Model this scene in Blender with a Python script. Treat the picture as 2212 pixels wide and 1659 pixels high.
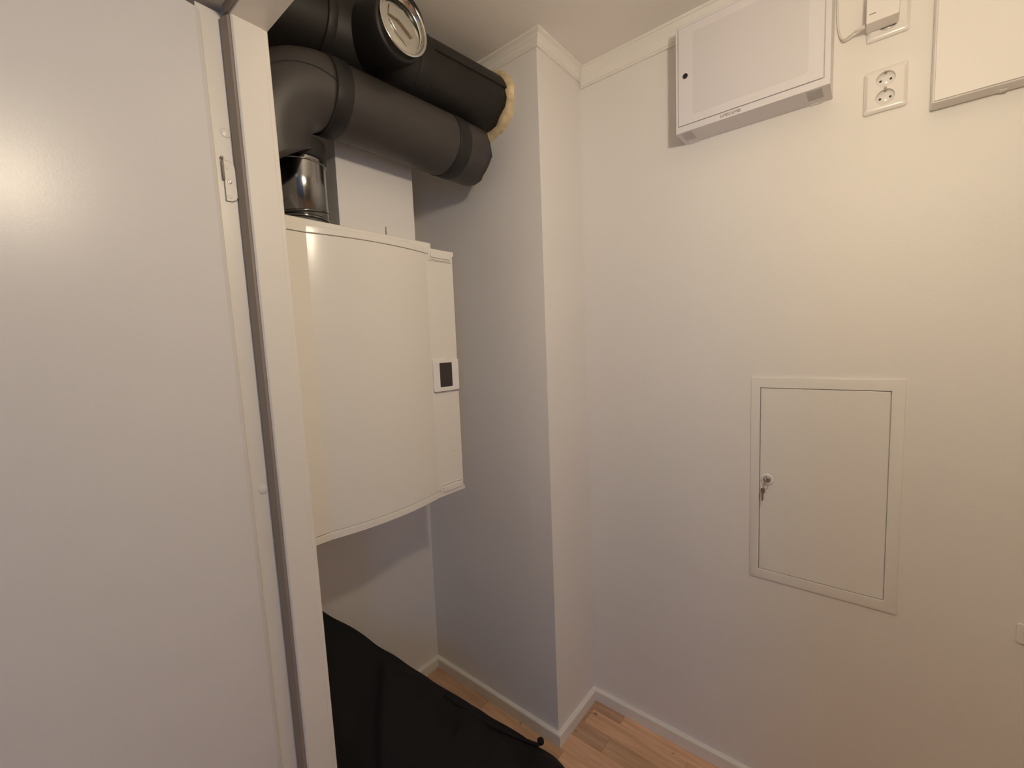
import bpy, bmesh, math, random
from mathutils import Vector, Matrix, noise

for o in list(bpy.data.objects):
    bpy.data.objects.remove(o, do_unlink=True)
scene = bpy.context.scene
C = scene.collection
random.seed(4)

# ------------------------------------------------------------------ camera
CAM_H = 1.4409
YAW, PITCH, ROLL = math.radians(39.595), math.radians(-5.184), math.radians(-2.286)
fw = Vector((math.cos(YAW) * math.cos(PITCH), math.sin(YAW) * math.cos(PITCH), math.sin(PITCH)))
rt = Vector((math.sin(YAW), -math.cos(YAW), 0))
up = rt.cross(fw)
r2 = rt * math.cos(ROLL) + up * math.sin(ROLL)
u2 = -rt * math.sin(ROLL) + up * math.cos(ROLL)
cam_data = bpy.data.cameras.new('camera')
cam = bpy.data.objects.new('camera', cam_data)
C.objects.link(cam)
M3 = Matrix((r2, u2, -fw)).transposed()
cam.matrix_world = Matrix.Translation((0, 0, CAM_H)) @ M3.to_4x4()
cam_data.sensor_fit = 'HORIZONTAL'
cam_data.sensor_width = 36.0
cam_data.lens = 934.53 / 2212 * 36.0
cam_data.clip_start = 0.02
scene.camera = cam

# ------------------------------------------------------------------ world, light levels, exposure
world = bpy.data.worlds.new('world')
scene.world = world
world.use_nodes = True
world.node_tree.nodes['Background'].inputs[0].default_value = (0.35, 0.45, 0.7, 1)
world.node_tree.nodes['Background'].inputs[1].default_value = 0.05
LAMP_POS = (0.440, -0.11, 1.965)
LAMP_STRENGTH = 330.0
FILL_STRENGTH = 1.0  # emission of the added hall fill lamp
LAMP_COLOR = (1.0, 0.845, 0.62)
WINDOW_STRENGTH = 5.0
WINDOW_COLOR = (0.14, 0.42, 1.0)
vs = scene.view_settings
vs.view_transform = 'Standard'
vs.look = 'None'
vs.gamma = 1.0
vs.use_curve_mapping = False
vs.exposure = -0.15
scene.cycles.max_bounces = 14
scene.cycles.diffuse_bounces = 7

# ------------------------------------------------------------------ room dimensions (metres)
XR, U1, XG, U2, ZC = 1.4487, 0.8288, 1.1872, 1.4843, 2.40   # right wall, chase front, chase side, back wall, ceiling
XW0, XW1 = 0.298, 0.400                                       # hall face and closet face of the door wall
JY = 0.898                                                    # face of the door stop on the hinge jamb
ZH = 2.050                                                    # underside of the door head
JR = -0.36                                                    # far jamb of the opening

# ------------------------------------------------------------------ materials
def mat(name, col, rough=0.5, metal=0.0, bump=0.0, bscale=200.0, var=0.0, vscale=3.0, coat=0.0, spec=0.5, emit=None, estr=0.0):
    m = bpy.data.materials.new(name)
    m.use_nodes = True
    nt = m.node_tree
    b = nt.nodes['Principled BSDF']
    b.inputs['Base Color'].default_value = (*col, 1)
    b.inputs['Roughness'].default_value = rough
    b.inputs['Metallic'].default_value = metal
    b.inputs['Specular IOR Level'].default_value = spec
    b.inputs['Coat Weight'].default_value = coat
    tc = nt.nodes.new('ShaderNodeTexCoord')
    if var > 0:
        n = nt.nodes.new('ShaderNodeTexNoise')
        n.inputs['Scale'].default_value = vscale
        n.inputs['Detail'].default_value = 4
        nt.links.new(tc.outputs['Object'], n.inputs['Vector'])
        mr = nt.nodes.new('ShaderNodeMapRange')
        mr.inputs[1].default_value = 0.3
        mr.inputs[2].default_value = 0.7
        mr.inputs[3].default_value = 1 - var
        mr.inputs[4].default_value = 1 + var
        nt.links.new(n.outputs['Fac'], mr.inputs[0])
        mx = nt.nodes.new('ShaderNodeVectorMath')
        mx.operation = 'SCALE'
        mx.inputs[0].default_value = col
        nt.links.new(mr.outputs[0], mx.inputs['Scale'])
        nt.links.new(mx.outputs[0], b.inputs['Base Color'])
    if bump > 0:
        n2 = nt.nodes.new('ShaderNodeTexNoise')
        n2.inputs['Scale'].default_value = bscale
        n2.inputs['Detail'].default_value = 3
        nt.links.new(tc.outputs['Object'], n2.inputs['Vector'])
        bp = nt.nodes.new('ShaderNodeBump')
        bp.inputs['Strength'].default_value = bump
        bp.inputs['Distance'].default_value = 0.001
        nt.links.new(n2.outputs['Fac'], bp.inputs['Height'])
        nt.links.new(bp.outputs[0], b.inputs['Normal'])
    if emit:
        b.inputs['Emission Color'].default_value = (*emit, 1)
        b.inputs['Emission Strength'].default_value = estr
    return m

M = dict(
    wall=mat('wall_paint', (0.84, 0.815, 0.79), 0.5, bump=0.25, bscale=260, var=0.012, vscale=2.5, spec=0.35),
    hallwall=mat('hall_paint', (0.50, 0.475, 0.44), 0.6, bump=0.2, bscale=260),
    greywall=mat('chase_paint', (0.66, 0.64, 0.625), 0.55, bump=0.25, bscale=260, var=0.012, vscale=2.5, spec=0.3),
    ceiling=mat('ceiling_paint', (0.84, 0.81, 0.775), 0.7, bump=0.2, bscale=300, spec=0.2),
    trim=mat('trim_paint', (0.86, 0.835, 0.79), 0.38, bump=0.05, bscale=80),
    frame=mat('frame_paint', (0.80, 0.76, 0.70), 0.33, bump=0.06, bscale=120),
    door=mat('door_paint', (0.72, 0.70, 0.695), 0.30, bump=0.08, bscale=300),
    unit=mat('unit_lacquer', (0.80, 0.77, 0.71), 0.20, bump=0.04, bscale=400),
    plastic=mat('white_plastic', (0.84, 0.81, 0.785), 0.22),
    mark=mat('worn_mark', (0.52, 0.48, 0.46), 0.5),
    shadedduct=mat('cell_rubber_shaded', (0.020, 0.017, 0.016), 0.5, bump=0.25, bscale=700, var=0.12, vscale=8, spec=0.35),  # darker copy of the duct rubber, with the upper run's shade in its colour
    cabinet=mat('cabinet_lacquer', (0.75, 0.725, 0.745), 0.35, bump=0.04, bscale=500),
    inlay=mat('cabinet_inlay', (0.69, 0.665, 0.685), 0.45),
    panel=mat('panel_lacquer', (0.84, 0.815, 0.785), 0.3, bump=0.04, bscale=500),
    boxing=mat('duct_boxing', (0.84, 0.81, 0.785), 0.5, bump=0.2, bscale=260),
    foamduct=mat('black_cell_rubber', (0.046, 0.040, 0.038), 0.42, bump=0.25, bscale=700, var=0.12, vscale=8, spec=0.5),
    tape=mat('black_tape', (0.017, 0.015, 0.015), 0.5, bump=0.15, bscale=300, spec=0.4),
    seam=mat('dark_seam', (0.012, 0.010, 0.010), 0.7),
    steel=mat('galvanised_steel', (0.30, 0.30, 0.30), 0.16, 1.0, bump=0.06, bscale=40, var=0.05, vscale=30),
    cap=mat('end_cap_steel', (0.72, 0.72, 0.68), 0.16, 1.0, var=0.04, vscale=30),
    chrome=mat('nickel', (0.62, 0.58, 0.52), 0.22, 1.0),
    dark=mat('dark_hole', (0.02, 0.016, 0.014), 0.6),
    screen=mat('screen_glass', (0.035, 0.027, 0.024), 0.25),
    gasket=mat('gasket_rubber', (0.32, 0.27, 0.215), 0.6),
    pufoam=mat('polyurethane_foam', (0.72, 0.58, 0.35), 0.75, bump=0.9, bscale=110, var=0.28, vscale=30),
    cloth=mat('black_cloth', (0.012, 0.011, 0.0105), 0.8, bump=0.4, bscale=900, spec=0.25),
    cord=mat('cord_white', (0.74, 0.70, 0.66), 0.4),
    groove=mat('groove', (0.34, 0.29, 0.24), 0.6),
    bulb=mat('bulb', (1, 1, 1), 0.3, emit=LAMP_COLOR, estr=LAMP_STRENGTH),
    fillglow=mat('fill_glow', (1, 1, 1), 0.4, emit=LAMP_COLOR, estr=FILL_STRENGTH),
    pane=mat('window_daylight', (0.5, 0.5, 0.5), 0.3, emit=WINDOW_COLOR, estr=WINDOW_STRENGTH),
    socketblack=mat('lamp_holder', (0.03, 0.03, 0.03), 0.4),
)

def wood_mat():
    m = bpy.data.materials.new('oak_parquet')
    m.use_nodes = True
    nt = m.node_tree
    b = nt.nodes['Principled BSDF']
    tc = nt.nodes.new('ShaderNodeTexCoord')
    oi = nt.nodes.new('ShaderNodeObjectInfo')
    mp = nt.nodes.new('ShaderNodeMapping')
    mp.inputs['Scale'].default_value = (60, 5, 20)
    addv = nt.nodes.new('ShaderNodeVectorMath')
    addv.operation = 'ADD'
    nt.links.new(tc.outputs['Object'], addv.inputs[0])
    sc = nt.nodes.new('ShaderNodeVectorMath')
    sc.operation = 'SCALE'
    sc.inputs[0].default_value = (7, 13, 3)
    nt.links.new(oi.outputs['Random'], sc.inputs['Scale'])
    nt.links.new(sc.outputs[0], addv.inputs[1])
    nt.links.new(addv.outputs[0], mp.inputs['Vector'])
    n = nt.nodes.new('ShaderNodeTexNoise')
    n.inputs['Scale'].default_value = 1.0
    n.inputs['Detail'].default_value = 6
    nt.links.new(mp.outputs[0], n.inputs['Vector'])
    cr = nt.nodes.new('ShaderNodeValToRGB')
    cr.color_ramp.elements[0].position = 0.3
    cr.color_ramp.elements[0].color = (0.56, 0.33, 0.195, 1)
    cr.color_ramp.elements[1].position = 0.7
    cr.color_ramp.elements[1].color = (0.78, 0.52, 0.34, 1)
    nt.links.new(n.outputs['Fac'], cr.inputs[0])
    mr = nt.nodes.new('ShaderNodeMapRange')
    mr.inputs[3].default_value = 0.75
    mr.inputs[4].default_value = 1.3
    nt.links.new(oi.outputs['Random'], mr.inputs[0])
    mu = nt.nodes.new('ShaderNodeVectorMath')
    mu.operation = 'SCALE'
    nt.links.new(cr.outputs[0], mu.inputs[0])
    nt.links.new(mr.outputs[0], mu.inputs['Scale'])
    # small dark knots
    n2 = nt.nodes.new('ShaderNodeTexNoise')
    n2.inputs['Scale'].default_value = 22
    nt.links.new(addv.outputs[0], n2.inputs['Vector'])
    mr2 = nt.nodes.new('ShaderNodeMapRange')
    mr2.inputs[1].default_value = 0.70
    mr2.inputs[2].default_value = 0.76
    mr2.inputs[3].default_value = 1.0
    mr2.inputs[4].default_value = 0.45
    nt.links.new(n2.outputs['Fac'], mr2.inputs[0])
    mu2 = nt.nodes.new('ShaderNodeVectorMath')
    mu2.operation = 'SCALE'
    nt.links.new(mu.outputs[0], mu2.inputs[0])
    nt.links.new(mr2.outputs[0], mu2.inputs['Scale'])
    nt.links.new(mu2.outputs[0], b.inputs['Base Color'])
    b.inputs['Roughness'].default_value = 0.45
    return m
M['wood'] = wood_mat()

# ------------------------------------------------------------------ helpers
WLOC = {}

def obj(name, bm, m, parent=None, smooth=False, bevel=0.0, bseg=2, origin=None):
    """Link a bmesh given in world coordinates as ONE mesh object, origin at its centre."""
    bmesh.ops.recalc_face_normals(bm, faces=bm.faces[:])
    lo = Vector((min(v.co[i] for v in bm.verts) for i in range(3)))
    hi = Vector((max(v.co[i] for v in bm.verts) for i in range(3)))
    c = origin if origin is not None else (lo + hi) / 2
    c = Vector(c)
    bmesh.ops.translate(bm, verts=bm.verts[:], vec=-c)
    me = bpy.data.meshes.new(name)
    bm.to_mesh(me)
    bm.free()
    me.materials.append(M[m])
    if smooth:
        for p in me.polygons:
            p.use_smooth = True
    o = bpy.data.objects.new(name, me)
    C.objects.link(o)
    if parent is not None:
        o.parent = parent
        o.location = c - WLOC[parent]
    else:
        o.location = c
    WLOC[o] = c
    if bevel > 0:
        md = o.modifiers.new('bevel', 'BEVEL')
        md.width = bevel
        md.segments = bseg
        md.limit_method = 'ANGLE'
        md.angle_limit = math.radians(40)
        for p in me.polygons:
            p.use_smooth = True
        md2 = o.modifiers.new('wn', 'WEIGHTED_NORMAL')
        md2.keep_sharp = True
    return o

def thing(name, label, cat, loc, group=None):
    o = bpy.data.objects.new(name, None)
    C.objects.link(o)
    o.location = loc
    o.empty_display_size = 0.05
    WLOC[o] = Vector(loc)
    o['label'] = label
    o['category'] = cat
    if group:
        o['group'] = group
    return o

def tag(o, label, cat, group=None):
    o['label'] = label
    o['category'] = cat
    if group:
        o['group'] = group
    return o

def struct(o, label, cat):
    o['kind'] = 'structure'
    o['label'] = label
    o['category'] = cat
    return o

def sthing(name, label, cat, loc):
    return struct(thing(name, label, cat, loc), label, cat)

def bx(bm, x0, x1, y0, y1, z0, z1):
    v = [bm.verts.new((x, y, z)) for x in (x0, x1) for y in (y0, y1) for z in (z0, z1)]
    for f in ((0, 1, 3, 2), (4, 6, 7, 5), (0, 4, 5, 1), (2, 3, 7, 6), (0, 2, 6, 4), (1, 5, 7, 3)):
        bm.faces.new([v[i] for i in f])
    return v

def box(x0, x1, y0, y1, z0, z1):
    bm = bmesh.new()
    bx(bm, x0, x1, y0, y1, z0, z1)
    return bm

def frame_of(d):
    d = Vector(d).normalized()
    a = Vector((0, 0, 1)) if abs(d.z) < 0.9 else Vector((1, 0, 0))
    s = d.cross(a).normalized()
    return d, s, s.cross(d).normalized()

def lathe(bm, origin, axis, prof, seg=32, cap0=False, cap1=False, jitter=0.0, jitter_rows=()):
    """prof: list of (distance along axis, radius)."""
    origin = Vector(origin)
    d, s, t = frame_of(axis)
    rings = []
    for ri, (h, r) in enumerate(prof):
        ring = []
        for k in range(seg):
            a = 2 * math.pi * k / seg
            hh = h
            if ri in jitter_rows:
                hh += jitter * noise.noise(Vector((math.cos(a) * 4, math.sin(a) * 4, ri * 3.1))) + random.uniform(-jitter, jitter) * 0.35
            ring.append(bm.verts.new(origin + d * hh + (s * math.cos(a) + t * math.sin(a)) * r))
        rings.append(ring)
    for a, b in zip(rings[:-1], rings[1:]):
        for k in range(seg):
            bm.faces.new((a[k], a[(k + 1) % seg], b[(k + 1) % seg], b[k]))
    if cap0:
        bm.faces.new(rings[0])
    if cap1:
        bm.faces.new(rings[-1][::-1])
    return rings

def cyl(bm, p0, p1, r, seg=20):
    p0, p1 = Vector(p0), Vector(p1)
    lathe(bm, p0, p1 - p0, [(0, r), ((p1 - p0).length, r)], seg, True, True)

def tube(bm, pts, r, seg=10):
    pts = [Vector(p) for p in pts]
    n = len(pts)
    rings = []
    prev = None
    for i, p in enumerate(pts):
        d = (pts[min(i + 1, n - 1)] - pts[max(i - 1, 0)]).normalized()
        if prev is None:
            _, s, t = frame_of(d)
        else:
            s = (prev - d * prev.dot(d)).normalized()
            t = d.cross(s)
        prev = s
        rr = r[i] if isinstance(r, (list, tuple)) else r
        rings.append([bm.verts.new(p + (s * math.cos(2 * math.pi * k / seg) + t * math.sin(2 * math.pi * k / seg)) * rr) for k in range(seg)])
    for a, b in zip(rings[:-1], rings[1:]):
        for k in range(seg):
            bm.faces.new((a[k], a[(k + 1) % seg], b[(k + 1) % seg], b[k]))
    bm.faces.new(rings[0])
    bm.faces.new(rings[-1][::-1])
    return rings

def spline(pts, n=8):
    pts = [Vector(p) for p in pts]
    out = []
    for i in range(len(pts) - 1):
        p0, p1, p2, p3 = pts[max(i - 1, 0)], pts[i], pts[i + 1], pts[min(i + 2, len(pts) - 1)]
        for k in range(n):
            t = k / n
            out.append(0.5 * ((2 * p1) + (p2 - p0) * t + (2 * p0 - 5 * p1 + 4 * p2 - p3) * t * t + (3 * p1 - p0 - 3 * p2 + p3) * t ** 3))
    out.append(pts[-1])
    return out

def prism(bm, poly, axis, a0, a1):
    """poly: 2D outline; axis 'x': (y,z), 'y': (x,z), 'z': (x,y)."""
    def P(q, a):
        return {'x': (a, q[0], q[1]), 'y': (q[0], a, q[1]), 'z': (q[0], q[1], a)}[axis]
    A = [bm.verts.new(P(q, a0)) for q in poly]
    B = [bm.verts.new(P(q, a1)) for q in poly]
    n = len(poly)
    for k in range(n):
        bm.faces.new((A[k], A[(k + 1) % n], B[(k + 1) % n], B[k]))
    bm.faces.new(A[::-1])
    bm.faces.new(B)

def rrect(a0, a1, b0, b1, r, n=5, which=(1, 1, 1, 1)):
    pts = []
    for (ca, cb, st, w) in ((a1 - r, b1 - r, 0, which[0]), (a0 + r, b1 - r, 90, which[1]), (a0 + r, b0 + r, 180, which[2]), (a1 - r, b0 + r, 270, which[3])):
        if not w:
            pts.append((ca + r * (1 if st in (0, 270) else -1), cb + r * (1 if st in (0, 90) else -1)))
            continue
        for k in range(n + 1):
            a = math.radians(st + 90 * k / n)
            pts.append((ca + r * math.cos(a), cb + r * math.sin(a)))
    return pts

def boolean(o, cut_bm):
    """Subtract a bmesh (world coordinates) from an object and bake the result."""
    bmesh.ops.recalc_face_normals(cut_bm, faces=cut_bm.faces[:])
    me = bpy.data.meshes.new('cutter')
    cut_bm.to_mesh(me)
    cut_bm.free()
    c = bpy.data.objects.new('cutter', me)
    C.objects.link(c)
    par = o.parent
    o.parent = None
    o.location = WLOC[o]
    md = o.modifiers.new('cut', 'BOOLEAN')
    md.object = c
    md.operation = 'DIFFERENCE'
    md.solver = 'EXACT'
    while o.modifiers.find('cut') > 0:
        i = o.modifiers.find('cut')
        o.modifiers.move(i, i - 1)
    saved = [m for m in o.modifiers if m.name != 'cut']
    for m in saved:
        m.show_viewport = False
    bpy.context.view_layer.update()
    dg = bpy.context.evaluated_depsgraph_get()
    new = bpy.data.meshes.new_from_object(o.evaluated_get(dg))
    o.modifiers.remove(md)
    for m in saved:
        m.show_viewport = True
    o.data = new
    bpy.data.objects.remove(c, do_unlink=True)
    if par is not None:
        o.parent = par
        o.location = WLOC[o] - WLOC[par]
    return o

def run_profile(bm, prof, a, b):
    """Sweep a wall-trim profile: prof = [(out, z)], a(out)/b(out) give the mitred end points."""
    A = [bm.verts.new((*a(d), z)) for d, z in prof]
    B = [bm.verts.new((*b(d), z)) for d, z in prof]
    n = len(prof)
    for k in range(n):
        bm.faces.new((A[k], A[(k + 1) % n], B[(k + 1) % n], B[k]))
    bm.faces.new(A)
    bm.faces.new(B[::-1])

# ================================================================== THE SETTING
YH0, YH1, XH = -2.0, 1.58, -1.30          # hall extents

floor = obj('floor', box(XH - 0.1, XR + 0.1, YH0 - 0.1, YH1, -0.06, -0.008), 'wood')
struct(floor, 'brown oak strip floor running through the closet and the hall', 'floor')
pl_meshes = {}
def plank(x0, x1, y0, y1):
    key = (round(x1 - x0, 4), round(y1 - y0, 3))
    if key not in pl_meshes:
        bm = box(-(x1 - x0) / 2 + .0004, (x1 - x0) / 2 - .0004, -(y1 - y0) / 2 + .0004, (y1 - y0) / 2 - .0004, -0.008, 0)
        me = bpy.data.meshes.new('plank')
        bmesh.ops.recalc_face_normals(bm, faces=bm.faces[:])
        bm.to_mesh(me)
        bm.free()
        me.materials.append(M['wood'])
        pl_meshes[key] = me
    o = bpy.data.objects.new('plank', pl_meshes[key])
    C.objects.link(o)
    o.parent = floor
    o.location = Vector(((x0 + x1) / 2, (y0 + y1) / 2, 0)) - WLOC[floor]
W_ = 0.0725
starts = {0: 0.687, 1: 0.80, 2: 0.69}
L_ = 0.36
x1 = 1.389 + W_
for row in range(15):
    xa, xb = x1 - W_ * (row + 1), x1 - W_ * row
    if row == 0:
        xb = XR
    xlo = max(xa, XW1)
    if xb - xlo < 0.01:
        break
    lim = U2 if xb < XG + 0.02 else (U1 if xa > XG - 0.03 else U2)
    off = starts.get(row, 0.687 + [0.11, 0.25, 0.05, 0.19][row % 4])
    y = off - L_ * 4
    while y < lim:
        ya, yb = max(y, -0.7), min(y + L_, lim)
        if yb - ya > 0.01:
            plank(xlo, xb, ya, yb)
        y += L_

struct(obj('ceiling', box(XH - 0.1, XR + 0.1, YH0 - 0.1, YH1, ZC, ZC + 0.08), 'ceiling'), 'off-white painted ceiling above closet and hall', 'ceiling')
struct(obj('wall_right', box(XR, XR + 0.1, YH0, U1, 0, ZC), 'wall'), 'white painted wall carrying the cabinets and the access panel', 'wall')
wcf = struct(obj('wall_chase_front', box(XG, XR + 0.1, U1, U1 + 0.09, 0, ZC), 'wall'), 'narrow white front face of the boxed chase in the corner', 'wall')
wcs = struct(obj('wall_chase_side', box(XG, XG + 0.09, U1 + 0.09, YH1, 0, ZC), 'wall'), 'shaded side face of the chase where the ducts enter', 'wall')
struct(obj('wall_back', box(XW0, XG, U2, YH1, 0, ZC), 'wall'), 'white wall behind the ventilation unit', 'wall')
struct(obj('wall_door_side', box(XW0, XW1, JY + 0.06, U2, 0, ZC), 'wall'), 'wall beside the hinge jamb, hidden behind the open door', 'wall')
struct(obj('wall_above_door', box(XW0, XW1, JR - 0.06, JY + 0.06, ZH + 0.06, ZC), 'wall'), 'wall over the door head', 'wall')
struct(obj('wall_door_far', box(XW0, XW1, YH0, JR - 0.06, 0, ZC), 'wall'), 'wall on the far side of the door opening', 'wall')
# the hall the photographer stands in
wh = struct(obj('wall_hall', box(XH - 0.1, XH, YH0, YH1, 0, ZC), 'hallwall'), 'hall wall with a window behind the photographer', 'wall')
struct(obj('wall_hall_end', box(XH, XR + 0.1, YH0 - 0.1, YH0, 0, ZC), 'hallwall'), 'beige end wall of the hall and closet', 'wall')
struct(obj('wall_hall_far', box(XH, XW0, YH1 - 0.08, YH1, 0, ZC), 'hallwall'), 'beige far wall of the hall behind the open door', 'wall')
cut = bmesh.new()
bx(cut, XH - 0.2, XH + 0.1, -1.60, -0.95, 0.85, 2.0)
boolean(wh, cut)
wt = sthing('window_1', 'white hall window with cool daylight behind the photographer', 'window', (XH - 0.05, -1.275, 0.85))
bm = bmesh.new()
for a in ((-1.60, -1.55, 0.85, 2.0), (-1.00, -0.95, 0.85, 2.0), (-1.55, -1.00, 0.85, 0.90), (-1.55, -1.00, 1.95, 2.0)):
    bx(bm, XH - 0.09, XH - 0.02, *a)
obj('window_frame', bm, 'frame', wt)
obj('pane', box(XH - 0.08, XH - 0.07, -1.55, -1.00, 0.90, 1.95), 'pane', wt)

for (y, z) in ((0.887, 2.320), (0.880, 2.067), (0.889, 1.787)):          # filled nail holes on the chase
    bm = bmesh.new()
    lathe(bm, (XG + 0.0002, y, z), (-1, 0, 0), [(0, 0.0026), (0.0007, 0.002), (0.0010, 0)], 10)
    obj('nail_plug', bm, 'trim', wcf, True)

# crown mouldings
CR = 0.0325
def crown(h):
    return [(0, ZC - h), (0.0085, ZC - h), (0.0085, ZC - h + 0.005), (0.0115, ZC - h + 0.0065), (CR * 0.46, ZC - h * 0.55), (CR * 0.70, ZC - h * 0.30), (CR - 0.004, ZC - 0.0075), (CR - 0.001, ZC - 0.0065), (CR, ZC - 0.0055), (CR, ZC), (0, ZC)]
bm = bmesh.new()
run_profile(bm, crown(0.059), lambda d: (XR - d, -1.9), lambda d: (XR - d, U1 - d * 0.95))
struct(obj('trim_1', bm, 'trim'), 'white crown moulding along the cabinet wall', 'moulding')
bm = bmesh.new()
run_profile(bm, crown(0.036), lambda d: (XG - d, U1 - d), lambda d: (XR - 0.0005, U1 - d))
struct(obj('trim_2', bm, 'trim'), 'short white crown moulding on the front of the chase', 'moulding')
bm = bmesh.new()
run_profile(bm, crown(0.036), lambda d: (XG - d, U1 - d), lambda d: (XG - d, U2))
struct(obj('trim_3', bm, 'trim'), 'white crown moulding running behind the upper duct', 'moulding')
# baseboards
BH, BP = 0.0446, 0.0165
base = [(0, 0), (BP, 0), (BP, BH - 0.0055), (BP - 0.0012, BH - 0.002), (BP - 0.004, BH), (0, BH)]
bm = bmesh.new()
run_profile(bm, base, lambda d: (XR - d, -1.9), lambda d: (XR - d, U1 - d))
struct(obj('baseboard_right', bm, 'trim'), 'low white baseboard under the access panel wall', 'baseboard')
bm = bmesh.new()
run_profile(bm, base, lambda d: (XG - d, U1 - d), lambda d: (XR - d, U1 - d))
struct(obj('baseboard_chase_front', bm, 'trim'), 'short white baseboard at the front of the chase', 'baseboard')
bm = bmesh.new()
run_profile(bm, base, lambda d: (XG - d, U1 - d), lambda d: (XG - d, U2 - d))
struct(obj('baseboard_chase_side', bm, 'trim'), 'white baseboard beside the black cloth', 'baseboard')
bm = bmesh.new()
run_profile(bm, base, lambda d: (XG - d, U2 - d), lambda d: (XW1, U2 - d))
struct(obj('baseboard_back', bm, 'trim'), 'white baseboard under the ventilation unit', 'baseboard')

# ------------------------------------------------------------------ door frame and open door (slightly out of plumb)
LEAN = 0.0108
def lean(bm):
    for v in bm.verts:
        v.co.x += (ZH - v.co.z) * LEAN
    return bm
SX0, SX1 = 0.337, 0.399                   # door stop
ft = sthing('trim_4', 'white painted door frame with hinge and rubber seal', 'door frame', (0.35, JY + 0.03, 0))
bm = bmesh.new()
prism(bm, [(SX0, JY + 0.001), (SX0 + 0.003, JY - 0.0015), (SX0 + 0.052, JY - 0.0015), (SX0 + 0.055, JY), (SX1 - 0.001, JY), (SX1 + 0.001, JY + 0.002), (SX1 + 0.001, JY + 0.06), (0.292, JY + 0.06), (0.292, JY + 0.030), (SX0, JY + 0.030)], 'z', 0, ZH + 0.012)
lean(bm)
obj('jamb', bm, 'frame', ft)
bm = bmesh.new()
prism(bm, [(SX0 - 0.004, JY + 0.006), (SX0 + 0.0005, JY + 0.004), (SX0 + 0.0005, JY + 0.030), (SX0 - 0.008, JY + 0.030), (SX0 - 0.009, JY + 0.022)], 'z', 0.0, ZH)
lean(bm)
obj('rubber_seal', bm, 'gasket', ft)
bm = bmesh.new()
prism(bm, [(0.285, ZH + 0.022), (SX0, ZH + 0.022), (SX0, ZH), (SX1, ZH), (SX1, ZH + 0.06), (0.285, ZH + 0.06)], 'y', JR - 0.06, JY + 0.06)
obj('door_head', bm, 'frame', ft)
bm = bmesh.new()
bx(bm, SX0 - 0.005, SX0, JR + 0.0, JY + 0.02, ZH + 0.004, ZH + 0.022)
obj('rubber_seal', bm, 'gasket', ft)
bm = bmesh.new()
prism(bm, [(SX0, JR), (SX1, JR), (SX1, JR - 0.06), (0.292, JR - 0.06), (0.292, JR - 0.025), (SX0, JR - 0.025)], 'z', 0, ZH)
obj('jamb', bm, 'frame', ft)
# hinge leaf on the rebate
HY = JY + 0.030
bm = bmesh.new()
prism(bm, rrect(0.3075, 0.3300, 1.7265, 1.8015, 0.0145, 6, (1, 0, 0, 1)), 'y', HY - 0.0004, HY + 0.0005)
obj('hinge_shadow', lean(bm), 'gasket', ft)  # dark plate drawn as the shadow line around the hinge leaf
bm = bmesh.new()
prism(bm, rrect(0.309, 0.3288, 1.7275, 1.8000, 0.0138, 6, (1, 0, 0, 1)), 'y', HY - 0.0032, HY + 0.0005)
hl = obj('hinge_leaf', lean(bm), 'frame', ft, bevel=0.0006)
for (x, z, m) in ((0.3135, 1.788, 'frame'), (0.3165, 1.7625, 'chrome'), (0.3145, 1.736, 'frame')):
    bm = bmesh.new()
    lathe(bm, (x + (ZH - z) * LEAN, HY - 0.0022, z), (0, -1, 0), [(0, 0.0042), (0.0010, 0.0040), (0.0016, 0.0030), (0.0010, 0.0016), (0.0004, 0.0006)], 16, False, True)
    obj('screw', bm, m, hl, True)
bm = bmesh.new()
cyl(bm, (0.3075, HY - 0.004, 1.764), (0.3075, HY - 0.004, 1.7985), 0.0021, 14)
cyl(bm, (0.3075, HY - 0.004, 1.8010), (0.3075, HY - 0.004, 1.8050), 0.0026, 14)
obj('hinge_pin', lean(bm), 'gasket', ft, True)
for z in (1.851, 1.172):
    bm = bmesh.new()
    x = 0.3195 + (ZH - z) * LEAN
    lathe(bm, (x, HY + 0.0002, z), (0, -1, 0), [(0, 0.0088), (0.0012, 0.0086), (0.0018, 0.0076), (0.0018, 0.0)], 20)
    obj('screw_cap', bm, 'frame', ft, True)

dt = sthing('door_1', 'wide white flush door standing open on the left', 'door', (-0.15, JY + 0.045, 0))
bm = bmesh.new()
prism(bm, [(0.299, JY + 0.036), (0.300, JY + 0.060), (-0.62, JY + 0.060), (-0.62, JY + 0.020), (0.286, JY + 0.020), (0.294, JY + 0.0225), (0.298, JY + 0.028)], 'z', 0.012, ZH - 0.004)
DOOR_A = math.radians(10.2)               # leaf stands a little short of square
for v in bm.verts:
    dx, dy = v.co.x - 0.299, v.co.y - (JY + 0.028)
    v.co.x = 0.299 + dx * math.cos(DOOR_A) - dy * math.sin(DOOR_A)
    v.co.y = JY + 0.028 + dx * math.sin(DOOR_A) + dy * math.cos(DOOR_A)
    v.co.x += (ZH - v.co.z) * LEAN
obj('door_leaf', bm, 'door', dt)

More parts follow.
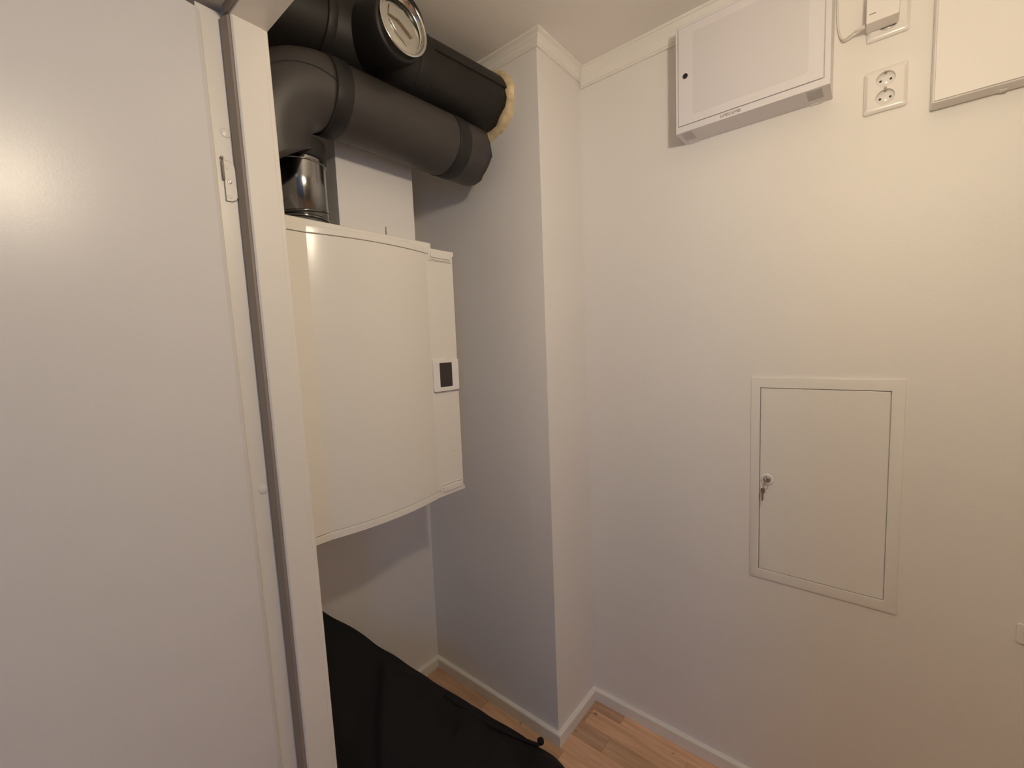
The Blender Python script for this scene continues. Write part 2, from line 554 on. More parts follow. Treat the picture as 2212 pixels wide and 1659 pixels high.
# ================================================================== VENTILATION UNIT
UY = 1.014                     # front of the flat wings
S = UY / 0.954
def sz(z):
    return CAM_H + (z - CAM_H) * S
UZ0, UZ1 = sz(1.005), sz(1.718)
UXL, UXR = 0.412, 0.900 * S
CXL, CXR = 0.470 * S, 0.800 * S        # curved part
UB = UY + 0.020
ut = thing('ventilation_unit', 'white wall-hung ventilation unit with bowed front and small dark display', 'ventilation unit', (0.66, 1.25, UZ0))
obj('casing', box(UXL, 0.838 * S, UB + 0.0005, U2 - 0.001, UZ0 + 0.01, UZ1 + 0.022), 'unit', ut, bevel=0.003)
def bow(x):
    if x <= CXL or x >= CXR:
        return UY
    t = (x - CXL) / (CXR - CXL)
    return UY - 0.0225 * (1 - abs(2 * t - 1) ** 2.0)
xs = [UXL, CXL - 0.001] + [CXL + (CXR - CXL) * k / 36 for k in range(37)] + [CXR + 0.001, UXR]
def panel(z0, z1, off, back, x0=UXL, x1=UXR):
    q = [(x, bow(x) + off) for x in xs if x0 - 1e-6 <= x <= x1 + 1e-6]
    poly = q + [(q[-1][0], back), (q[0][0], back)]
    bm = bmesh.new()
    prism(bm, poly, 'z', z0, z1)
    return bm
fp = obj('front_panel', panel(UZ0 + 0.0205, UZ1 - 0.0175, 0.0, UB), 'unit', ut, bevel=0.0012)
obj('top_rail', panel(UZ1 - 0.016, UZ1, -0.0008, UB), 'unit', ut, bevel=0.0015)
obj('bottom_rail', panel(UZ0, UZ0 + 0.0190, -0.0008, UB), 'unit', ut, bevel=0.0015)
obj('groove', panel(UZ1 - 0.0178, UZ1 - 0.0158, 0.0025, UB - 0.001, CXL - 0.02, CXR), 'groove', ut)
obj('groove', panel(UZ0 + 0.0188, UZ0 + 0.0208, 0.0025, UB - 0.001, CXL - 0.02, CXR), 'unit', ut)
# latch covers in the wings, top and bottom
def latch(zc, flip):
    bm = bmesh.new()
    prism(bm, rrect(0.8075 * S, 0.8965 * S, zc - 0.0145, zc + 0.0145, 0.004), 'y', UY - 0.0026, UY + 0.002)
    l = obj('latch_cover', bm, 'unit', ut, bevel=0.0006)
    bm = bmesh.new()
    prism(bm, rrect(0.8145 * S, 0.889 * S, zc - 0.0070 + flip * .002, zc + 0.0085 + flip * .002, 0.003), 'y', UY - 0.0066, UY)
    obj('latch_button', bm, 'unit', l, bevel=0.0010)
    bm = bmesh.new()
    pts = [((0.812 + 0.078 * k / 14) * S, UY - 0.0027, zc - flip * (0.0098 + 0.0022 * math.sin(math.pi * k / 14))) for k in range(15)]
    tube(bm, pts, 0.0008, 6)
    obj('latch_groove', bm, 'groove', l)
latch(UZ1 - 0.0215, 1)
latch(UZ0 + 0.0235, -1)
bm = bmesh.new()
bx(bm, UXR - 0.004, UXR + 0.0045, UY - 0.001, UY + 0.012, UZ1 - 0.014, UZ1)
obj('corner_lip', bm, 'unit', ut)
bm = bmesh.new()
bx(bm, UXR - 0.004, UXR + 0.0045, UY - 0.001, UY + 0.012, UZ0, UZ0 + 0.012)
obj('corner_lip', bm, 'unit', ut)
bm = bmesh.new()
prism(bm, rrect(0.8015 * S, 0.8990 * S, sz(1.3145), sz(1.4075), 0.006), 'y', UY - 0.0055, UY + 0.002)
cp = obj('control_panel', bm, 'plastic', ut, bevel=0.0012)
cp['label'] = 'cream frame of the small dark display'
boolean(cp, box(0.8255 * S, 0.8735 * S, UY - 0.02, UY - 0.0025, sz(1.3265), sz(1.3965)))
obj('display_screen', box(0.8250 * S, 0.8740 * S, UY - 0.0034, UY - 0.001, sz(1.3260), sz(1.3970)), 'screen', cp)
bm = bmesh.new()
bx(bm, 0.806 * S, 0.896 * S, UY - 0.0045, UY + 0.001, sz(1.3122), sz(1.3142))
obj('shadow_gap', bm, 'groove', cp)
bm = bmesh.new()
lathe(bm, (0.868 * S, UY + 0.0002, sz(1.129)), (0, -1, 0), [(0, 0.0016), (0.0008, 0.0012), (0.001, 0)], 10)
obj('paint_nick', bm, 'groove', ut, True)

# ================================================================== DUCTS
def droop(o):                                  # the lower run narrows and sags a little towards its elbow
    for v in o.data.vertices:
        w = v.co + WLOC[o]
        f = max(0.0, (1.0 - w.x) / 0.4)
        k = 1 - 0.052 * f
        w.y = LY + (w.y - LY) * k
        w.z = LZ + (w.z - LZ) * k - 0.007 * f
        v.co = w - WLOC[o]
    return o
# galvanised spigot between unit and elbow
DX, DY, DR = 0.534, 1.101, 0.0635
st = thing('steel_duct', 'shiny galvanised duct standing on the ventilation unit', 'duct', (DX, DY, UZ1 + 0.0225))
zb = UZ1 + 0.0228
bm = bmesh.new()
lathe(bm, (DX, DY, zb), (0, 0, 1), [(0, DR - 0.002), (0.0, DR), (0.105, DR), (0.196, DR)], 48)
obj('duct_pipe', bm, 'steel', st, True)
def ring_at(z, r, w, name, par, tilt=0.0, m='steel'):
    bm = bmesh.new()
    pts = []
    for k in range(49):
        a = 2 * math.pi * k / 48
        pts.append((DX + r * math.cos(a), DY + r * math.sin(a), z + tilt * math.cos(a - 0.6)))
    rings = tube(bm, pts, w, 8)
    return obj(name, bm, m, par, True)
ring_at(zb + 0.009, DR + 0.0004, 0.0022, 'bead', st)
ring_at(zb + 0.0055, DR + 0.0002, 0.0011, 'bead', st, 0, 'seam')
ring_at(zb + 0.030, DR + 0.0002, 0.0016, 'spiral_seam', st, 0.012)
ring_at(zb + 0.0262, DR + 0.0001, 0.0009, 'spiral_seam', st, 0.012, 'seam')
ring_at(zb + 0.140, DR + 0.0006, 0.0020, 'bead', st)
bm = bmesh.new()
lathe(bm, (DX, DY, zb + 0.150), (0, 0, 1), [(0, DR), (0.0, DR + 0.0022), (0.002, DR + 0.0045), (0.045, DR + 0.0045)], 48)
obj('shaded_collar', bm, 'tape', st, True)  # black colour stands in for the shade on the steel under the elbow

# lower insulated duct with elbow
LY, LZ, LR = 1.040, 2.067, 0.090
lt = thing('insulated_duct', 'lower black rubber-insulated duct with elbow above the steel spigot', 'duct', (0.8, LY, LZ - LR))
XE = 1.093
def insulated(y, z, x0, x1, r, jit):
    bm = bmesh.new()
    n = 24
    prof = [(0, r)] + [((x1 - x0) * k / n, r) for k in range(1, n)] + [(x1 - x0, r), (x1 - x0 - 0.0005, 0.03), (x1 - x0 - 0.0005, 0.0)]
    lathe(bm, (x0, y, z), (1, 0, 0), prof, 56, False, False, jit, (n,))
    return bm
JX = 0.574
droop(obj('straight_sleeve', insulated(LY, LZ, JX, XE, LR, 0.006), 'foamduct', lt, True))
bm = bmesh.new()
cyl(bm, (XE - 0.03, LY + 0.046, LZ + 0.036), (XG + 0.03, LY + 0.046, LZ + 0.036), 0.028, 32)
obj('core_pipe', bm, 'seam', lt, True)
# elbow: sweep of a circle about a tight bend
bm = bmesh.new()
RB = 0.121
ESH = 0.040
ecx, ecz = JX, LZ - RB
rings = []
PH = math.radians(125)
NE = 22
for i in range(NE + 1):
    ph = PH * i / NE
    ring = []
    for k in range(56):
        a = 2 * math.pi * k / 56
        rad = RB + (LR + 0.001) * math.cos(a)
        rad = max(rad, 0.002)
        yy = LY + (LR + 0.001) * math.sin(a) + ESH * (ph / PH) ** 1.5
        ring.append(bm.verts.new((max(ecx - rad * math.sin(ph), XW1 + 0.006), yy, ecz + rad * math.cos(ph))))
    rings.append(ring)
for a, b in zip(rings[:-1], rings[1:]):
    for k in range(56):
        bm.faces.new((a[k], a[(k + 1) % 56], b[(k + 1) % 56], b[k]))
el = droop(obj('elbow_sleeve', bm, 'foamduct', lt, True))
md = el.modifiers.new('solid', 'SOLIDIFY')
md.thickness = 0.012
md.offset = -1
# glued seam running along the front of the elbow
bm = bmesh.new()
pts = []
sa = math.radians(93)
for i in range(NE + 1):
    ph = PH * i / NE
    sa = math.radians(93 - 62 * min(1.0, ph / math.radians(80)))
    rad = RB + (LR + 0.0014) * math.cos(sa)
    pts.append((ecx - rad * math.sin(ph), LY - (LR + 0.0014) * math.sin(sa) + ESH * (ph / PH) ** 1.5, ecz + rad * math.cos(ph)))
tube(bm, pts, 0.0013, 6)
droop(obj('glue_seam', bm, 'seam', lt, True))
def band(y, z, x0, x1, r, par, name='tape_band', m='tape'):
    bm = bmesh.new()
    w = x1 - x0
    lathe(bm, (x0, y, z), (1, 0, 0), [(0, r - 0.003), (0.0006, r - 0.0005), (0.002, r), (w - 0.002, r), (w - 0.0006, r - 0.0005), (w, r - 0.003)], 56)
    return obj(name, bm, m, par, True)
droop(band(LY, LZ, JX - 0.001, 0.614, LR + 0.0040, lt))
droop(band(LY, LZ, 0.958, 1.006, LR + 0.0016, lt))
droop(band(LY, LZ, JX - 0.0035, JX + 0.0005, LR + 0.0046, lt, 'joint_line', 'seam'))
droop(band(LY, LZ, 0.9555, 0.9585, LR + 0.0020, lt, 'joint_line', 'seam'))

def skew(o):                                   # the upper run drifts back towards the left
    for v in o.data.vertices:
        x = v.co.x + WLOC[o].x
        v.co.y += 0.10 * (1.1 - x)
    return o
# upper insulated duct with a capped tee branch
HYY, HZ, HR = 1.036, 2.259, 0.090
ht = thing('insulated_duct', 'upper black insulated duct with steel end cap, entering the chase through yellow foam', 'duct', (0.8, HYY, HZ - HR))
skew(obj('straight_sleeve', insulated(HYY, HZ, XW1 + 0.004, 1.166, HR, 0.007), 'shadedduct', ht, True))
bm = bmesh.new()
cyl(bm, (1.14, HYY, HZ), (XG + 0.03, HYY, HZ), 0.0625, 32)
obj('core_pipe', bm, 'seam', ht, True)
# overlapping seam flap along the upper front
bm = bmesh.new()
prof = []
a0, a1 = math.radians(118), math.radians(168)
N = 10
for k in range(N + 1):
    a = a0 + (a1 - a0) * k / N
    prof.append((HYY + (HR + 0.0035) * math.cos(a), HZ + (HR + 0.0035) * math.sin(a) * 1.0))
for k in range(N, -1, -1):
    a = a0 + (a1 - a0) * k / N
    prof.append((HYY + (HR - 0.002) * math.cos(a), HZ + (HR - 0.002) * math.sin(a)))
prism(bm, prof, 'x', 0.845, 1.168)
skew(obj('seam_flap', bm, 'shadedduct', ht))
# tee sleeve, branch and cap
TX = 0.720
skew(band(HYY, HZ, 0.600, 0.868, HR + 0.005, ht, 'tee_sleeve', 'tape'))
skew(band(HYY, HZ, 0.840, 0.884, HR + 0.0065, ht))
skew(band(HYY, HZ, 0.588, 0.610, HR + 0.0065, ht))
bm = bmesh.new()
CYF = 0.888
lathe(bm, (TX, HYY, HZ - 0.010), (0, CYF - HYY, -0.027), [(-0.02, 0.079), (0.05, 0.079), (0.085, 0.0785), (0.118, 0.0775), (HYY - CYF - 0.010, 0.0755), (HYY - CYF - 0.006, 0.0735), (HYY - CYF - 0.006, 0.060)], 48)
obj('branch_sleeve', bm, 'tape', ht, True)
bm = bmesh.new()
h = HYY - CYF
lathe(bm, (TX, HYY, HZ - 0.037), (0, -1, 0), [(h - 0.05, 0.066), (h - 0.004, 0.066), (h - 0.001, 0.0685), (h + 0.0015, 0.0685), (h + 0.0015, 0.0640), (h - 0.001, 0.0622), (h - 0.012, 0.0610), (h - 0.0125, 0.056), (h - 0.0105, 0.050), (h - 0.0105, 0.0)], 48)
cap = obj('end_cap', bm, 'cap', ht, True)
cap['label'] = 'round shiny steel end cap'
bm = bmesh.new()
yy = CYF + 0.0105
HC = HZ - 0.037
prism(bm, [(TX - 0.036, HC + 0.032), (TX + 0.004, HC + 0.036), (TX + 0.036, HC + 0.006), (TX + 0.030, HC - 0.016), (TX - 0.012, HC + 0.006), (TX - 0.040, HC + 0.008)], 'y', yy - 0.006, yy + 0.001)
obj('cap_reflection', bm, 'cap', cap, bevel=0.002)  # raised facets shaped like the reflections in the steel
bm = bmesh.new()
prism(bm, [(TX - 0.040, HC - 0.002), (TX - 0.016, HC - 0.004), (TX + 0.022, HC - 0.026), (TX + 0.014, HC - 0.040), (TX - 0.020, HC - 0.024)], 'y', yy - 0.005, yy + 0.001)
obj('cap_reflection', bm, 'cap', cap, bevel=0.002)  # second reflection shape, also modelled as a raised facet
# foam ring where the upper duct meets the chase
bm = bmesh.new()
seg, rows = 64, 8
rings = []
for i in range(rows + 1):
    t = i / rows
    ring = []
    for k in range(seg):
        a = 2 * math.pi * k / seg
        n1 = noise.noise(Vector((math.cos(a) * 2.2, math.sin(a) * 2.2, 1.7)))
        n2 = noise.noise(Vector((math.cos(a) * 7, math.sin(a) * 7, 4 + t * 2)))
        rout = 0.112 + 0.007 * n1 + 0.004 * n2 - 0.004 * math.sin(a)
        r = 0.058 + (rout - 0.058) * t
        bulge = 0.018 * math.sqrt(max(0, 1 - max(0, (t - 0.4) / 0.6) ** 2)) * (1 + 0.25 * n2)
        ring.append(bm.verts.new((XG - 0.0003 - bulge, HYY + r * math.cos(a) - 0.004, HZ + r * math.sin(a))))
    rings.append(ring)
for a, b in zip(rings[:-1], rings[1:]):
    for k in range(seg):
        bm.faces.new((a[k], a[(k + 1) % seg], b[(k + 1) % seg], b[k]))
tag(obj('foam_seal', bm, 'pufoam', None, True), 'yellowish expanding foam ring around the upper duct at the chase', 'foam seal')

# white boxing behind the ducts
bt = tag(obj('duct_boxing', box(0.665, 0.927, 1.150, U2 - 0.001, UZ1 + 0.0228, 2.140), 'boxing', None, bevel=0.0012),
         'plain white box column on top of the ventilation unit behind the ducts', 'duct box')
# small wire end in front of the boxing
bm = bmesh.new()
tube(bm, spline([(0.7385, 1.0410, UZ1 + 0.0225), (0.7383, 1.041, UZ1 + 0.030), (0.7373, 1.0405, UZ1 + 0.036), (0.7383, 1.040, UZ1 + 0.044)], 4), [0.0022] * 7 + [0.0016] * 6, 8)
tag(obj('wire_end', bm, 'groove', None, True), 'tiny grey wire end sticking up from the ventilation unit', 'wire')

# ================================================================== CABLE CABINET HIGH ON THE RIGHT WALL
FX = 1.357
ct = thing('cable_cabinet', 'white cable cabinet with framed door, black lock and vent slots underneath', 'cabinet', (1.40, 0.27, 2.038))
cb = obj('cabinet_body', box(FX, XR - 0.0005, 0.0890, 0.4565, 2.038, 2.3335), 'cabinet', ct, bevel=0.004, bseg=3)
cut = bmesh.new()
for (ya, yb) in ((0.416, 0.447), (0.106, 0.139)):
    for k in range(9):
        x = FX + 0.011 + 0.0062 * k
        bx(cut, x, x + 0.0026, ya, yb, 2.02, 2.0525)
boolean(cb, cut)
# seam around the door: a shallow groove cut into the front, then the door set in it
cut = bmesh.new()
bx(cut, FX - 0.02, FX + 0.004, 0.1015, 0.4505, 2.0555, 2.3235)
boolean(cb, cut)
dr = obj('cabinet_door', box(FX - 0.0016, FX + 0.0038, 0.1030, 0.4490, 2.0570, 2.3220), 'cabinet', ct, bevel=0.001)
bm = bmesh.new()
prism(bm, rrect(0.134, 0.408, 2.080, 2.300, 0.008), 'x', FX - 0.0020, FX)
obj('door_inlay', bm, 'inlay', dr)
bm = bmesh.new()
lathe(bm, (FX - 0.0012, 0.4290, 2.190), (-1, 0, 0), [(0, 0.0072), (0.0020, 0.0070), (0.0020, 0.0056), (0.0012, 0.005), (0.0012, 0)], 24)
obj('lock', bm, 'dark', dr, True)
bm = bmesh.new()
yc = 0.335
for k, w in enumerate((0.006, 0.0055, 0.006, 0.0075, 0.004, 0.0075, 0.0075)):       # worn, unreadable raised maker's mark
    for (za, zb_) in ((0.0, 0.0014), (0.0028, 0.0042), (0.0054, 0.0068)):
        if (k + int(za * 1000)) % 4 != 1:
            bx(bm, FX - 0.0012, FX + 0.001, yc - w, yc, 2.0438 + za, 2.0438 + zb_)
    bx(bm, FX - 0.0012, FX + 0.001, yc - 0.0016, yc, 2.0438, 2.0506)
    yc -= w + 0.0012
mk = obj('maker_mark', bm, 'mark', ct)
mk['label'] = 'worn illegible raised mark'
for yc in (0.122, 0.43):
    bm = bmesh.new()
    prism(bm, [(yc - 0.014, 2.0382), (yc + 0.014, 2.0382), (yc + 0.013, 2.0362), (yc - 0.013, 2.0362)], 'x', XR - 0.006, XR - 0.002)
    obj('mounting_tab', bm, 'cabinet', ct)

# plain cabinet at the right edge of the picture
rt_ = thing('wall_cabinet', 'plain white wall cabinet cut off by the right picture edge', 'cabinet', (1.42, -0.3, 1.941))
rb = obj('cabinet_body', box(1.402, XR - 0.0005, -0.52, -0.0945, 1.941, 2.36), 'panel', rt_, bevel=0.003)
obj('cabinet_door', box(1.3975, 1.4022, -0.517, -0.0975, 1.944, 2.357), 'panel', rt_, bevel=0.0015)
bm = bmesh.new()
prism(bm, [(-0.200, 1.9412), (-0.212, 1.9412), (-0.211, 1.938), (-0.203, 1.938)], 'x', 1.426, 1.440)
obj('mounting_tab', bm, 'panel', rt_)

# ================================================================== SOCKETS
def socket(z0, z1, y0, y1, label):
    xf = XR - 0.0125
    t = thing('wall_socket', label, 'socket', (XR, (y0 + y1) / 2, z0), 'double sockets beside the cable cabinet')
    bm = bmesh.new()
    A = rrect(y0, y1, z0, z1, 0.006)
    B = rrect(y0 + 0.007, y1 - 0.007, z0 + 0.008, z1 - 0.008, 0.006)
    va = [bm.verts.new((XR - 0.0003, *p)) for p in A]
    vb = [bm.verts.new((XR - 0.006, *p)) for p in A]
    vc = [bm.verts.new((xf, *p)) for p in B]
    n = len(A)
    for p, q in ((va, vb), (vb, vc)):
        for k in range(n):
            bm.faces.new((p[k], p[(k + 1) % n], q[(k + 1) % n], q[k]))
    bm.faces.new(vc)
    bm.faces.new(va[::-1])
    pl = obj('cover_plate', bm, 'plastic', t, bevel=0.0022, bseg=3)
    yc, zc = (y0 + y1) / 2, (z0 + z1) / 2
    for s in (0.0205, -0.0205):
        cut = bmesh.new()
        lathe(cut, (xf - 0.01, yc, zc + s), (1, 0, 0), [(0, 0.0185), (0.0185, 0.0175)], 32, True, True)
        boolean(pl, cut)
        bm = bmesh.new()
        lathe(bm, (xf + 0.0086, yc, zc + s), (-1, 0, 0), [(0, 0.0176), (0.0012, 0.0172), (0.0012, 0)], 32)
        w = obj('socket_well', bm, 'plastic', t, True)
        for d in (0.0095, -0.0095):
            bm = bmesh.new()
            cyl(bm, (xf + 0.0070, yc + d, zc + s), (xf + 0.0084, yc + d, zc + s), 0.0026, 14)
            obj('contact_hole', bm, 'dark', w)
        bm = bmesh.new()
        bx(bm, xf + 0.001, xf + 0.0085, yc - 0.0022, yc + 0.0022, zc + s + 0.0145, zc + s + 0.0178)
        obj('earth_clip', bm, 'groove', w)
    bm = bmesh.new()
    lathe(bm, (xf + 0.0004, yc, zc), (-1, 0, 0), [(0, 0.0028), (0.0006, 0.0026), (0.0008, 0.0014), (0.0003, 0.0008), (0.0003, 0)], 16)
    obj('cover_screw', bm, 'groove', t, True)
    return t
socket(1.9705, 2.0705, -0.0545, 0.0265, 'empty white double wall socket below the one with a plug')
socket(2.1385, 2.2385, -0.0545, 0.0245, 'white double wall socket holding a plug-in adapter at the picture top')
at = thing('plug_adapter', 'white block-shaped plug-in adapter with thin cord in the upper socket', 'adapter', (1.41, -0.006, 2.160))
bm = bmesh.new()
bx(bm, 1.392, 1.4365, -0.034, 0.026, 2.158, 2.232)
obj('adapter_body', bm, 'plastic', at, bevel=0.003)
bm = bmesh.new()
for y in (-0.0055, -0.0245):
    cyl(bm, (1.436, y, 2.2090), (1.4435, y, 2.2090), 0.0024, 12)
obj('plug_pin', bm, 'chrome', at, True)
bm = bmesh.new()
lathe(bm, (1.414, 0.0255, 2.166), (0, 1, -0.12), [(0, 0.0058), (0.006, 0.0052), (0.014, 0.0034), (0.022, 0.0028)], 14, True, True)
obj('strain_relief', bm, 'cord', at, True)
bm = bmesh.new()
tube(bm, spline([(1.414, 0.0460, 2.1636), (1.420, 0.0570, 2.1610), (1.434, 0.0700, 2.1650), (1.4445, 0.0795, 2.190), (1.4455, 0.0835, 2.23), (1.4455, 0.0850, 2.30), (1.4455, 0.0852, 2.36)], 8), 0.0022, 8)
obj('cord', bm, 'cord', at, True)
bm = bmesh.new()
bx(bm, 1.3912, 1.3930, 0.008, 0.020, 2.176, 2.178)
obj('adapter_line', bm, 'groove', at)

# ================================================================== ACCESS PANEL
pt = thing('access_panel', 'white framed access panel set in the wall with a key in its lock', 'access panel', (XR, 0.098, 0.700))
PY0, PY1, PZ0, PZ1 = -0.0745, 0.2690, 0.6985, 1.3165
DY0, DY1, DZ0, DZ1 = -0.0460, 0.2420, 0.7320, 1.2845
def rect_ring(x, y0, y1, z0, z1, bm):
    return [bm.verts.new((x, y, z)) for y, z in ((y0, z0), (y1, z0), (y1, z1), (y0, z1))]
bm = bmesh.new()
loops = [rect_ring(XR - 0.0002, PY0, PY1, PZ0, PZ1, bm), rect_ring(XR - 0.004, PY0 + 0.0005, PY1 - 0.0005, PZ0 + 0.0005, PZ1 - 0.0005, bm),
         rect_ring(XR - 0.0080, PY0 + 0.010, PY1 - 0.010, PZ0 + 0.010, PZ1 - 0.010, bm), rect_ring(XR - 0.0085, DY0 - 0.0035, DY1 + 0.0035, DZ0 - 0.0035, DZ1 + 0.0035, bm),
         rect_ring(XR - 0.0075, DY0 - 0.0016, DY1 + 0.0016, DZ0 - 0.0016, DZ1 + 0.0016, bm), rect_ring(XR - 0.0002, DY0 - 0.0016, DY1 + 0.0016, DZ0 - 0.0016, DZ1 + 0.0016, bm)]
for a, b in zip(loops, loops[1:] + loops[:1]):
    for k in range(4):
        bm.faces.new((a[k], a[(k + 1) % 4], b[(k + 1) % 4], b[k]))
obj('panel_frame', bm, 'panel', pt, bevel=0.001)
pd = obj('panel_door', box(XR - 0.0072, XR - 0.0010, DY0, DY1, DZ0, DZ1), 'panel', pt, bevel=0.0010)
KY, KZ, KX = 0.2235, 1.0120, XR - 0.0072
bm = bmesh.new()
lathe(bm, (KX, KY, KZ), (-1, 0, 0), [(0, 0.0180), (0.0012, 0.0178), (0.0030, 0.0150), (0.0032, 0.0108), (0.0012, 0.0100), (0.0012, 0)], 28)
lk = obj('lock_rosette', bm, 'plastic', pd, True)
bm = bmesh.new()
lathe(bm, (KX - 0.0008, KY, KZ), (-1, 0, 0), [(0, 0.0098), (0.0035, 0.0094), (0.0042, 0.0080), (0.0042, 0)], 24)
obj('lock_cylinder', bm, 'chrome', lk, True)
kt = thing('lock_key', 'small key in the access panel lock with a spare key hanging from it', 'key', (KX - 0.012, KY, KZ))
bm = bmesh.new()
bx(bm, KX - 0.013, KX - 0.0045, KY - 0.0011, KY + 0.0011, KZ - 0.0035, KZ + 0.0035)
obj('key_shaft', bm, 'chrome', kt)
bm = bmesh.new()
prism(bm, rrect(KX - 0.030, KX - 0.012, KZ - 0.009, KZ + 0.009, 0.006), 'y', KY - 0.0011, KY + 0.0011)
obj('key_bow', bm, 'chrome', kt, bevel=0.0004)
bm = bmesh.new()
pts = [(KX - 0.026 + 0.0015 * math.cos(a), KY + 0.0065 * math.sin(a), KZ - 0.012 + 0.0095 * math.cos(a)) for a in [2 * math.pi * k / 24 for k in range(25)]]
tube(bm, pts, 0.0008, 8)
obj('key_ring', bm, 'chrome', kt, True)
bm = bmesh.new()
prism(bm, [(KY + 0.004, KZ - 0.018), (KY + 0.012, KZ - 0.022), (KY + 0.0125, KZ - 0.032), (KY + 0.0090, KZ - 0.0375), (KY + 0.0088, KZ - 0.056), (KY + 0.0065, KZ - 0.059), (KY + 0.0045, KZ - 0.056), (KY + 0.0045, KZ - 0.0375), (KY + 0.0005, KZ - 0.032), (KY + 0.0010, KZ - 0.022)], 'x', KX - 0.0270, KX - 0.0250)
obj('spare_key', bm, 'chrome', kt, bevel=0.0004)

# small hook at the right picture edge
hk = thing('wall_hook', 'small pale wall hook low down at the right picture edge', 'hook', (XR, -0.292, 0.72))
bm = bmesh.new()
prism(bm, rrect(-0.309, -0.2795, 0.712, 0.760, 0.006), 'x', XR - 0.005, XR - 0.0002)
obj('hook_plate', bm, 'panel', hk, bevel=0.0015)
bm = bmesh.new()
tube(bm, spline([(XR - 0.004, -0.294, 0.742), (XR - 0.016, -0.294, 0.736), (XR - 0.026, -0.294, 0.722), (XR - 0.030, -0.294, 0.728), (XR - 0.031, -0.294, 0.738)], 6), 0.004, 10)
obj('hook_arm', bm, 'panel', hk, True)

# ================================================================== BLACK CLOTH HEAPED ON THE FLOOR
A_ = Vector((0.655, 1.466, 0.555))
B_ = Vector((1.115, 0.795, 0.022))
Ltot = (B_ - A_).length
hd = Vector((B_.x - A_.x, B_.y - A_.y, 0)).normalized()         # along the ridge (horizontal)
Lh = Vector((B_.x - A_.x, B_.y - A_.y, 0)).length
pd_ = Vector((-hd.y, hd.x, 0))
if pd_.dot(-A_) < 0:
    pd_ = -pd_                                                     # towards the camera
def ridge(s):
    if s <= 1:
        return A_.lerp(B_, s)
    return B_ + Vector((-0.30, -0.95, 0)) * (s - 1) * Lh
def fold(s, t):
    v = Vector((s * 5.0, t * 4.0, 0.3))
    w = 0.018 * noise.noise(v) + 0.010 * noise.noise(v * 2.6 + Vector((3, 1, 0)))
    w += 0.012 * math.exp(-((t - 0.22 - 0.12 * math.sin(3.2 * s)) / 0.018) ** 2)
    w += 0.011 * math.exp(-((s - 0.30 - 0.35 * t) / 0.02) ** 2) * min(1, t / 0.1)
    w -= 0.012 * math.exp(-((s - 0.62 + 0.25 * t) / 0.03) ** 2) * min(1, t / 0.1)
    return 1.7 * w
bm = bmesh.new()
NS, NT = 110, 60
grid = []
for i in range(NS + 1):
    s = i / NS * 1.40
    row = []
    for j in range(-6, NT + 1):
        if j < 0:                       # far side: drops to the floor under the ridge
            t = j / 6
            base_p = ridge(s)
            p = Vector((base_p.x, base_p.y, 0)) + pd_ * (0.060 * abs(t) if s < 0.96 else 0.0)
            z = max(0.003, base_p.z * (1 - abs(t)) ** 1.0)
            row.append(bm.verts.new((p.x, p.y, z)))
        else:
            t = j / NT * 0.62
            base_p = ridge(s)
            hgt = base_p.z + 0.003 * math.sin(9 * s)
            drop = math.exp(-(t / 0.34) ** 2 * 1.1)
            bulk = 0.10 * math.sin(min(1, t / 0.45) * math.pi) * (0.35 + 0.65 * min(1, s * 1.5)) * 1.0
            z = hgt * drop + bulk * 0.55 + fold(s, t) * min(1, t / 0.05) + 0.004 * noise.noise(Vector((s * 14, 0, 5)))
            edge = min(1, (0.62 - t) / 0.08)
            z = max(0.004, z * edge)
            p = Vector((base_p.x, base_p.y, 0)) + pd_ * t + hd * 0.012 * noise.noise(Vector((s * 9, t * 7, 9)))
            p.y = min(p.y, U2 - 0.004)
            p.x = min(max(p.x, XW1 + 0.008), XG - 0.006)
            row.append(bm.verts.new((p.x, p.y, z)))
    grid.append(row)
for i in range(NS):
    for j in range(len(grid[0]) - 1):
        bm.faces.new((grid[i][j], grid[i][j + 1], grid[i + 1][j + 1], grid[i + 1][j]))
cl = thing('black_cloth', 'black crumpled fabric cover heaped on the floor under the ventilation unit', 'cloth', (0.8, 0.95, 0))
obj('cloth_body', bm, 'cloth', cl, True)
bm = bmesh.new()
pts = spline([A_.lerp(B_, 0.55) + Vector((0, 0, 0.006)) + pd_ * 0.03, A_.lerp(B_, 0.68) + Vector((0, 0, 0.010)) + pd_ * 0.045, A_.lerp(B_, 0.82) + Vector((0, 0, 0.012)) + pd_ * 0.03, A_.lerp(B_, 0.93) + Vector((0, 0, 0.012)) + pd_ * 0.006], 8)
tube(bm, pts, 0.006, 8)
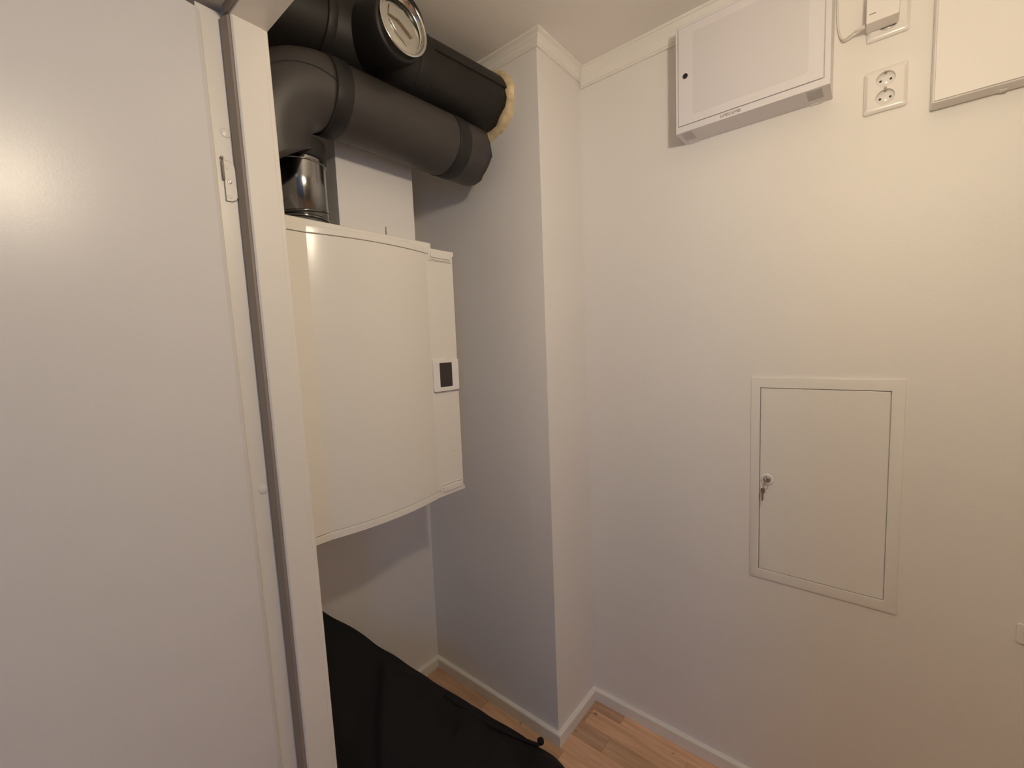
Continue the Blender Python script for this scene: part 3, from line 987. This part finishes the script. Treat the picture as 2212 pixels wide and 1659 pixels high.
obj('hem_cord', bm, 'cloth', cl, True)
bm = bmesh.new()
lathe(bm, A_.lerp(B_, 0.925) + Vector((0.004, 0, 0.012)), (0.3, -0.5, 0.2), [(0, 0.004), (0.002, 0.011), (0.014, 0.012), (0.020, 0.008), (0.021, 0)], 16, True)
obj('cord_stopper', bm, 'cloth', cl, True)

# ================================================================== LAMPS
lx, ly, lz = LAMP_POS
pl = thing('pendant_lamp', 'bare warm bulb hanging on a cord just inside the closet doorway', 'lamp', (lx, ly, ZC))
bm = bmesh.new()
lathe(bm, (lx, ly, ZC), (0, 0, -1), [(0, 0.036), (0.015, 0.032), (0.022, 0.012), (0.022, 0)], 24)
obj('ceiling_rose', bm, 'plastic', pl, True)
bm = bmesh.new()
cyl(bm, (lx, ly, lz + 0.11), (lx, ly, ZC - 0.02), 0.003, 8)
obj('cord', bm, 'cord', pl, True)
bm = bmesh.new()
lathe(bm, (lx, ly, lz + 0.125), (0, 0, -1), [(0, 0.006), (0.012, 0.016), (0.065, 0.018), (0.070, 0.014)], 20, True, True)
obj('lamp_holder', bm, 'plastic', pl, True)
bm = bmesh.new()
lathe(bm, (lx, ly, lz + 0.060), (0, 0, -1), [(0, 0.013), (0.012, 0.016), (0.030, 0.026), (0.048, 0.0325), (0.062, 0.034), (0.078, 0.030), (0.090, 0.018), (0.095, 0.0)], 24)
obj('bulb', bm, 'bulb', pl, True)
hl_ = thing('fill_lamp', 'unseen round fill lamp added on the hall ceiling behind the photographer', 'lamp', (-0.55, -0.60, ZC))  # invented fill light that lifts the lower closet walls
bm = bmesh.new()
lathe(bm, (-0.55, -0.60, ZC - 0.001), (0, 0, -1), [(0, 0.17), (0.02, 0.17), (0.02, 0.16)], 40, True)
obj('fill_base', bm, 'plastic', hl_, True)
bm = bmesh.new()
lathe(bm, (-0.55, -0.60, ZC - 0.02), (0, 0, -1), [(0, 0.165), (0.02, 0.160), (0.04, 0.13), (0.052, 0.08), (0.056, 0.0)], 40)
obj('fill_diffuser', bm, 'fillglow', hl_, True)
